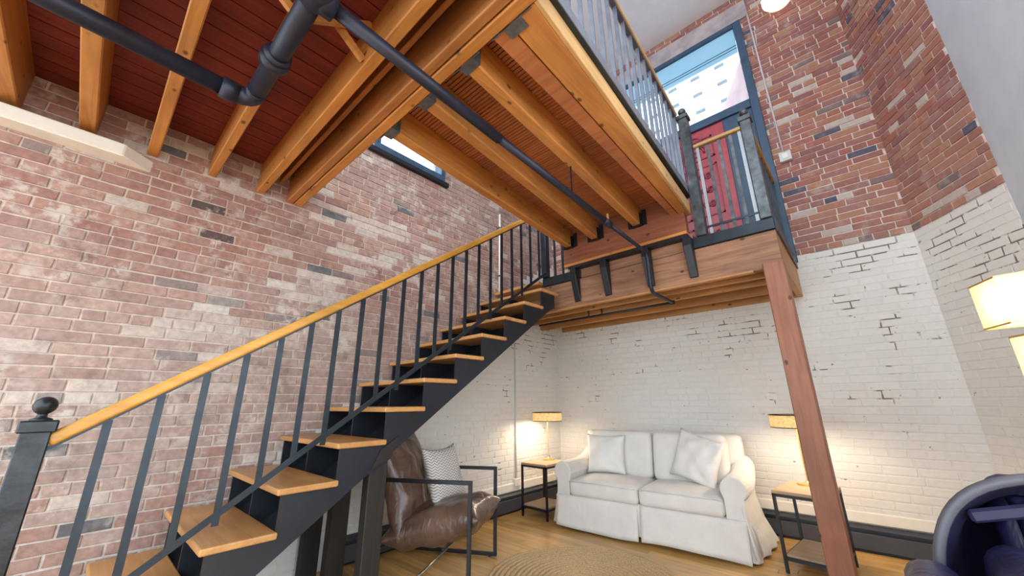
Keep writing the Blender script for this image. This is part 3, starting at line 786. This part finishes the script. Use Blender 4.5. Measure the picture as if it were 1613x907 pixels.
# ---------------------------------------------------------------- sofa (local: x right, front -y)
SW = 1.74; SRZ = math.radians(-84.9)
so = thing('slipcovered_sofa', 'white slipcovered two seat sofa with rolled arms against the back wall', 'sofa', (3.985, 1.765, 0), SRZ)
FY = -.40; AW = .165
xi = SW / 2 - AW
merge(rbox_mb(2 * xi + .02, .78, .26, .02, 0, 8).build('base', M['slip'], None)).data.transform(T((0, 0, .18)))
D.objects['base'].parent = so
for sg in (-1, 1):
    c = merge(rbox_mb(xi - .004, .62, .155, .05, .03, 12).build('seat_cushion', M['slip'], so, smooth=True)); c.data.transform(T((sg * xi / 2, -.09, .375)))
    pp = MB(); hw = xi / 2 - .012; pp.tube([(sg * xi / 2 - hw, FY + .003, .437), (sg * xi / 2, FY - .004, .445), (sg * xi / 2 + hw, FY + .003, .437)], .005, 6); pp.build('piping', M['slip2'], c, smooth=True)
    b = merge(rbox_mb(xi - .01, .17, .46, .06, 0, 12).build('back_cushion', M['slip'], so, smooth=True)); b.data.transform(T((sg * xi / 2, .195, .665)) @ RX(-10))
# back frame
merge(rbox_mb(SW - .12, .16, .80, .05, 0, 8).build('back', M['slip'], so, smooth=True)).data.transform(T((0, .335, .49)) @ RX(-4))
for sg in (-1, 1):
    prof = [(xi, .10), (xi, .44)]
    cx_, cz_, rr = xi + .078, .515, .098
    for k in range(15):
        a = math.radians(205 - k * 250 / 14); prof.append((cx_ + rr * math.cos(a), cz_ + rr * math.sin(a)))
    prof += [(xi + .145, .38), (xi + .15, .20), (xi + .175, .02), (xi, .02)]
    n = len(prof); mb = MB(); ns = 10; base = []
    for j in range(ns + 1):
        yy = FY + .03 + j / ns * .72
        bulge = .012 * math.sin(j / ns * math.pi)
        lift = .10 * max(0, (j / ns - .55) / .45) ** 2
        for (px_, pz_) in prof:
            w2 = .018 * math.sin(j * 1.9 + pz_ * 3) * max(0, (.3 - pz_) / .3) if px_ > xi + .05 else 0
            if px_ > xi + .1 and pz_ < .3: w2 += .085 * (j / ns) * (.3 - pz_) / .25
            mb.v.append(Vector((sg * (px_ + w2 + (bulge if px_ > xi + .1 else 0)), yy, pz_ + lift * (1 if pz_ > .4 else 0))))
    for j in range(ns):
        for k in range(n):
            k2 = (k + 1) % n; mb.f.append((j * n + k, j * n + k2, (j + 1) * n + k2, (j + 1) * n + k))
    mb.f.append(tuple(range(n))[::-1]); mb.f.append(tuple(ns * n + k for k in range(n)))
    mb.build('arm', M['slip'], so, bevel=.012, seg=2)
    # gathered corner pleat of the cover
    pl_ = MB()
    for k in range(3):
        pl_.tube([(sg * (xi + .12 + .012 * k), FY + .025 + .02 * k, .40 - .05 * k), (sg * (xi + .15 + .01 * k), FY + .03 + .05 * k, .22), (sg * (xi + .178), FY + .03 + .07 * k, .05)], [.004, .012, .02], 8)
    pl_.build('pleat', M['slip'], so, smooth=True)
for sg in (-1, 1):                                     # skirt halves with an open slit in the middle
    x0, x1 = (-xi - .14, -.012) if sg < 0 else (.012, xi + .14)
    sk = MB()
    def fn(a, b):
        xx = x0 + (x1 - x0) * a
        return (xx, FY + .005 - .03 * (1 - b) + .008 * math.sin(xx * 11) * (1 - b), (.028 + .010 * math.sin(xx * 5)) * (1 - b) + .305 * b)
    sk.grid(fn, 26, 8); o = sk.build('skirt', M['slip'], so, smooth=True); s_ = o.modifiers.new('thick', 'SOLIDIFY'); s_.thickness = .008
for sx in (-1, 1):
    for sy in (-1, 1): MB().box(sx * .72 - .025, sx * .72 + .025, sy * .30 - .025, sy * .30 + .025, 0, .07).build('foot', M['darkpost'], so)
def sofa_world(x, y, z): return Matrix.Translation((3.985, 1.765, 0)) @ Matrix.Rotation(SRZ, 4, 'Z') @ T((x, y, z))
def pillow_thing(name, label, mat, mtx, wd, hd, th, pinch=.09, wr=.02, seed=0, group=None):
    mb = pillow_mb(wd, hd, th, 24, pinch, wr, seed); xf(mb, mtx)
    c = mtx.translation
    mb.v = [v - c for v in mb.v]
    o = merge(mb.build(name, mat, None, smooth=True)); o.location = c
    return tag(o, label, 'pillow', group)
pillow_thing('throw_pillow', 'white square throw pillow at the left end of the sofa', M['slip2'], sofa_world(-.46, .035, .665) @ RZ(8) @ RX(78), .42, .40, .16, .10, .02, 1, 'white pillows on the sofa')
pillow_thing('throw_pillow', 'white throw pillow tilted on its corner at the right end of the sofa', M['slip2'], sofa_world(.46, .01, .685) @ RZ(-16) @ RX(74) @ RZ(-14), .46, .45, .17, .11, .03, 5, 'white pillows on the sofa')

# ---------------------------------------------------------------- side tables
def side_table(x, y, lx, ly, rz, label):
    t = thing('side_table', label, 'table', (x, y, 0), rz if rz else 1e-6, 'side tables beside the sofa')
    H = .545; b = .020
    MB().box(-lx / 2, lx / 2, -ly / 2, ly / 2, H - .022, H).build('tabletop', M['tabletop'], t, bevel=.003)
    MB().box(-lx / 2 + .02, lx / 2 - .02, -ly / 2 + .02, ly / 2 - .02, .105, .122).build('shelf', M['tabletop'], t, bevel=.003)
    for sx in (-1, 1):
        for sy in (-1, 1):
            X, Y = sx * (lx / 2 - b / 2), sy * (ly / 2 - b / 2)
            MB().box(X - b / 2, X + b / 2, Y - b / 2, Y + b / 2, 0, H - .022).build('leg', M['black'], t)
    for z in (.085, H - .042):
        for s in (-1, 1):
            MB().box(-lx / 2, lx / 2, s * (ly / 2 - b / 2) - b / 2, s * (ly / 2 - b / 2) + b / 2, z, z + .02).build('rail', M['black'], t)
            MB().box(s * (lx / 2 - b / 2) - b / 2, s * (lx / 2 - b / 2) + b / 2, -ly / 2 + b, ly / 2 - b, z, z + .02).build('rail', M['black'], t)
    return t
side_table(3.80, 2.935, .42, .36, 0, 'small black framed side table with wooden top to the left of the sofa')
side_table(3.97, .50, .52, .34, math.radians(-6), 'small black framed side table behind the timber post')
def table_lamp(x, y, label, watt=13, sr_=.18):
    t = thing('table_lamp', label, 'lamp', (x, y, .545), 0.0, 'woven shade table lamps')
    MB().lathe((x, y, .545), [(.075, 0), (.075, .012), (.02, .02), (.008, .03)], 24).build('base', M['brass'], t, smooth=False)
    MB().tube([(x, y, .56), (x, y, 1.0)], .006, 10).build('stem', M['brass'], t)
    sh = MB(); n = 36
    for k in range(n + 1):
        a = 2 * math.pi * k / n
        for z in (.985, 1.085): sh.v.append(Vector((x + sr_ * math.cos(a), y + sr_ * math.sin(a), z)))
    for k in range(n): sh.f.append((2 * k, 2 * k + 2, 2 * k + 3, 2 * k + 1))
    so_ = sh.build('shade', M['shade'], t, smooth=True)
    MB().lathe((x, y, 1.078), [(sr_ - .003, 0), (sr_ - .003, .003)], 36).build('added_light_cap', M['white'], so_)  # disc added inside the shade to turn the bulb's light downward
    for z in (.985, 1.085): MB().tube([(x + sr_ * math.cos(2 * math.pi * k / n), y + sr_ * math.sin(2 * math.pi * k / n), z) for k in range(n + 1)], .004, 6).build('shade_ring', M['black'], so_)
    MB().lathe((x, y, .98), [(.008, 0), (.03, .02), (.03, .05), (.012, .075)], 14).build('bulb', M['bulb'], t, smooth=True)
    point('lamp_light', (x, y, 1.02), watt, (1, .90, .76), .05, t)
table_lamp(3.95, 2.99, 'table lamp with shallow woven drum shade on the side table left of the sofa')
table_lamp(4.12, .50, 'table lamp with woven drum shade glowing behind the timber post')
cb = thing('lamp_cord', 'thin pale cord hanging below the side table behind the post', 'cord', (4.2, .5, 0))
MB().tube([(4.24, .47, .54), (4.30, .45, .40), (4.28, .49, .30), (4.36, .47, .24), (4.45, .46, .06)], .004, 6).build('cord', M['white'], cb, smooth=True)

# ---------------------------------------------------------------- leather armchair
ac = thing('leather_armchair', 'brown leather sling armchair in a square black metal frame under the stairs', 'armchair', (2.085, 2.705, 0), math.radians(28.8))
# local: front -y, width along x; loops at x = +-.32
def loop(xo):
    fr = MB(); h = .66; d = .395; b = .026
    return [((xo, -d, .02), (xo, -d, h)), ((xo, d, .02), (xo, d, h)), ((xo, -d - .013, h), (xo, d + .013, h)), ((xo, -d - .013, .02), (xo, d + .013, .02))]
for xo in (-.325, .325):
    for (a, b), nm in zip(loop(xo), ('front_leg', 'rear_leg', 'arm', 'floor_rail')): MB().beam(a, b, .026, .026, (0, 1, 0) if nm.endswith('leg') else (0, 0, 1)).build(nm, M['black'], ac, bevel=.002)
    for yy in (-.35, .35): MB().lathe((xo, yy, 0), [(.012, 0), (.012, .012)], 10).build('foot_pad', M['black'], ac)
MB().tube([(-.325, .02, .03), (.325, .02, .03)], .010, 10).build('cross_bar', M['chrome'], ac, smooth=True)
for yy, zz in ((.30, .20), (-.20, .235), (.395, .60)): MB().tube([(-.32, yy, zz), (.32, yy, zz)], .010, 10).build('cross_bar', M['black'], ac, smooth=True)
s_ = merge(xf(pillow_mb(.66, .78, .29, 30, .14, .04, 2), T((0, -.08, .34)) @ RX(-13)).build('seat_cushion', M['leather'], ac, smooth=True))
b_ = merge(xf(pillow_mb(.64, .78, .27, 30, .15, .04, 8), T((0, .275, .60)) @ RX(70)).build('back_cushion', M['leather'], ac, smooth=True))
acm = Matrix.Translation((2.085, 2.705, 0)) @ Matrix.Rotation(math.radians(28.8), 4, 'Z')
def chevron_mat():
    m, nt, bs = new_mat('chevron_weave')
    t = nd(nt, 'ShaderNodeTexCoord'); sp_ = nd(nt, 'ShaderNodeSeparateXYZ'); nt.links.new(t.outputs['Generated'], sp_.inputs[0])
    def mth(op, a, b=None):
        n = nd(nt, 'ShaderNodeMath', operation=op)
        for i, v in ((0, a), (1, b)):
            if v is None: continue
            if hasattr(v, 'links'): nt.links.new(v, n.inputs[i])
            else: n.inputs[i].default_value = v
        return n.outputs[0]
    tri = mth('PINGPONG', mth('MULTIPLY', sp_.outputs['X'], 11.0), .5)
    ph = mth('FRACT', mth('ADD', mth('MULTIPLY', sp_.outputs['Z'], 22.0), mth('MULTIPLY', tri, 1.6)))
    r = ramp(nt, ph, [(.40, (.36, .32, .29)), (.55, (.74, .70, .65))]); nt.links.new(r.outputs[0], bs.inputs['Base Color'])
    bs.inputs['Roughness'].default_value = .95; bump(nt, bs, ph, .3, .004)
    return m
pillow_thing('chevron_pillow', 'grey chevron patterned pillow resting on the leather armchair', chevron_mat(), acm @ T((.15, .0, .63)) @ RZ(-12) @ RX(70), .47, .47, .15, .15, .012, 3)

# ---------------------------------------------------------------- jute rug
rg = thing('jute_rug', 'round braided jute rug on the floor in front of the sofa', 'rug', (2.62, 1.72, 0))
def jute():
    m, nt, bs = new_mat('jute'); co = objco(nt)
    n1 = noisetex(nt, co, 130, 4, .7); n2 = noisetex(nt, co, 60, 3)
    r = ramp(nt, n1, [(.30, (.16, .085, .03)), (.48, (.52, .36, .17)), (.7, (.66, .49, .26))]); nt.links.new(r.outputs[0], bs.inputs['Base Color'])
    bs.inputs['Roughness'].default_value = .95; bump(nt, bs, n1, .6, .006); return m
ju = jute(); rgc = Vector((2.60, 1.70, 0)); RR = .68
MB().lathe(rgc, [(RR, .001), (RR, .006), (.01, .006)], 64).build('backing', ju, rg)
nr_ = 17
for k in range(nr_):
    r = RR - .02 - k * (RR - .03) / nr_
    MB().tube([(rgc.x + r * math.cos(2 * math.pi * j / 64), rgc.y + r * math.sin(2 * math.pi * j / 64), .008) for j in range(65)], .019, 7, False).build('braid', ju, rg, smooth=True)

# ---------------------------------------------------------------- massage chair (front towards the camera side, -x)
mc = thing('massage_chair', 'navy leather massage chair with grey outer shell at the bottom right', 'chair', (2.35, -.47, 0))
yc = -.47
def rim(x, s=1.0, dz=0.0):                     # hood outline seen from the front, from left foot over the top to right foot
    pts = []
    for k in range(33):
        a = math.pi * k / 32
        cy = math.cos(a); sy = math.sin(a)
        yy = yc + s * .43 * math.copysign(abs(cy) ** .68, cy)
        zz = .50 + dz + s * .49 * abs(sy) ** .74
        pts.append(Vector((x, yy, zz)))
    return pts
sh = MB(); prof = [(2.00, 1.0), (2.00, .93), (2.05, .90)]
rows = [rim(2.02, 1.0), rim(2.00, .985), rim(2.00, .93), rim(2.03, .915)]
def skin(rows):
    mb = MB(); n = len(rows[0])
    for r in rows: mb.v += r
    for i in range(len(rows) - 1):
        for k in range(n - 1): mb.f.append((i * n + k, i * n + k + 1, (i + 1) * n + k + 1, (i + 1) * n + k))
    return mb
hood = skin([rim(2.58, .60), rim(2.52, .80), rim(2.35, .88), rim(2.06, .975), rim(2.015, 1.0), rim(2.00, .985), rim(2.00, .945), rim(2.03, .93)])
hood.build('shell', M['shell'], mc, smooth=True)
skin([rim(2.03, .932), rim(2.12, .86), rim(2.30, .80), rim(2.46, .70), rim(2.50, .3), rim(2.50, .02)]).build('hood_lining', M['navypad'], mc, smooth=True)
MB().prism([(1.70, .05), (2.6, .05), (2.62, .40), (2.50, .55), (2.0, .56), (1.72, .40)], 'y', yc - .40, yc + .40).build('body', M['shell'], mc, bevel=.04, seg=3)
for sg in (-1, 1):
    ar = rbox_mb(.44, .14, .30, .065, 0, 8); xf(ar, T((1.80, yc + sg * .43, .555))); merge(ar.build('armrest', M['navy'], mc, smooth=True))
    wg = rbox_mb(.40, .13, .16, .06, .01, 8); xf(wg, T((1.90, yc + sg * .24, .68)) @ RX(sg * 10)); merge(wg.build('arm_pad', M['navy'], mc, smooth=True))
stc = rbox_mb(.60, .54, .18, .07, .03, 10); xf(stc, T((1.86, yc, .50)) @ RY_(6)); merge(stc.build('seat_cushion', M['navy'], mc, smooth=True))
bk = rbox_mb(.14, .46, .50, .06, 0, 10); xf(bk, T((2.22, yc, .70)) @ RY_(14)); merge(bk.build('back_cushion', M['navy'], mc, smooth=True))
hp = pillow_mb(.40, .20, .12, 18, .05, .015); xf(hp, T((2.14, yc, .80)) @ RY_(-72) @ RZ(90)); merge(hp.build('head_pillow', M['navy'], mc, smooth=True))
MB().beam((2.06, yc + .30, .83), (2.10, yc + .02, .90), .02, .04).build('trim_strip', M['navypad'], mc, bevel=.008)
MB().prism([(1.42, .10), (1.68, .10), (1.72, .46), (1.58, .48)], 'y', yc - .28, yc + .28).build('leg_rest', M['navy'], mc, bevel=.04, seg=3)

# ---------------------------------------------------------------- floor lamp with square shades
lf = thing('floor_lamp', 'multi arm floor lamp with square cream shades at the right edge', 'lamp', (2.16, -.78, 0))
LP = Vector((2.18, -.80, 0))
MB().lathe(LP, [(.13, 0), (.13, .018), (.03, .03), (.013, .045)], 24).build('base', M['black'], lf)
MB().tube([LP + Vector((0, 0, .03)), LP + Vector((0, 0, 1.62))], .012, 12).build('pole', M['brass'], lf, smooth=True)
def sq_shade(cor, z0, z1, e1, e2):              # near corner, edge vectors
    cor = Vector(cor); e1 = Vector(e1); e2 = Vector(e2); c = [cor, cor + e1, cor + e1 + e2, cor + e2]; ctr = cor + (e1 + e2) / 2
    sh_ = MB()
    for i in range(4):
        a, b = c[i], c[(i + 1) % 4]
        sh_.quad([(a.x, a.y, z0), (b.x, b.y, z0), (b.x, b.y, z1), (a.x, a.y, z1)])
    o = sh_.build('shade', M['shade2'], lf)
    for z in (z0, z1):
        for i in range(4): MB().beam((c[i].x, c[i].y, z), (c[(i + 1) % 4].x, c[(i + 1) % 4].y, z), .004, .006).build('shade_edge', M['brass'], o)
    MB().tube([(LP.x, LP.y, z0 - .06), (ctr.x, ctr.y, z0 - .04), (ctr.x, ctr.y, z0 + .03)], .007, 8).build('arm', M['brass'], lf, smooth=True)
    MB().lathe((ctr.x, ctr.y, z0 + .03), [(.008, 0), (.025, .02), (.025, .05), (.01, .07)], 12).build('bulb', M['bulb'], lf, smooth=True)
    point('lamp_light', (ctr.x, ctr.y, (z0 + z1) / 2), 2.0, (1, .82, .55), .03, lf)
sq_shade((2.20, -.438, 0), 1.464, 1.636, (.16, .041, 0), (-.041, -.16, 0))
sq_shade((2.02, -.45, 0), 1.235, 1.405, (.13, .040, 0), (-.040, -.13, 0))
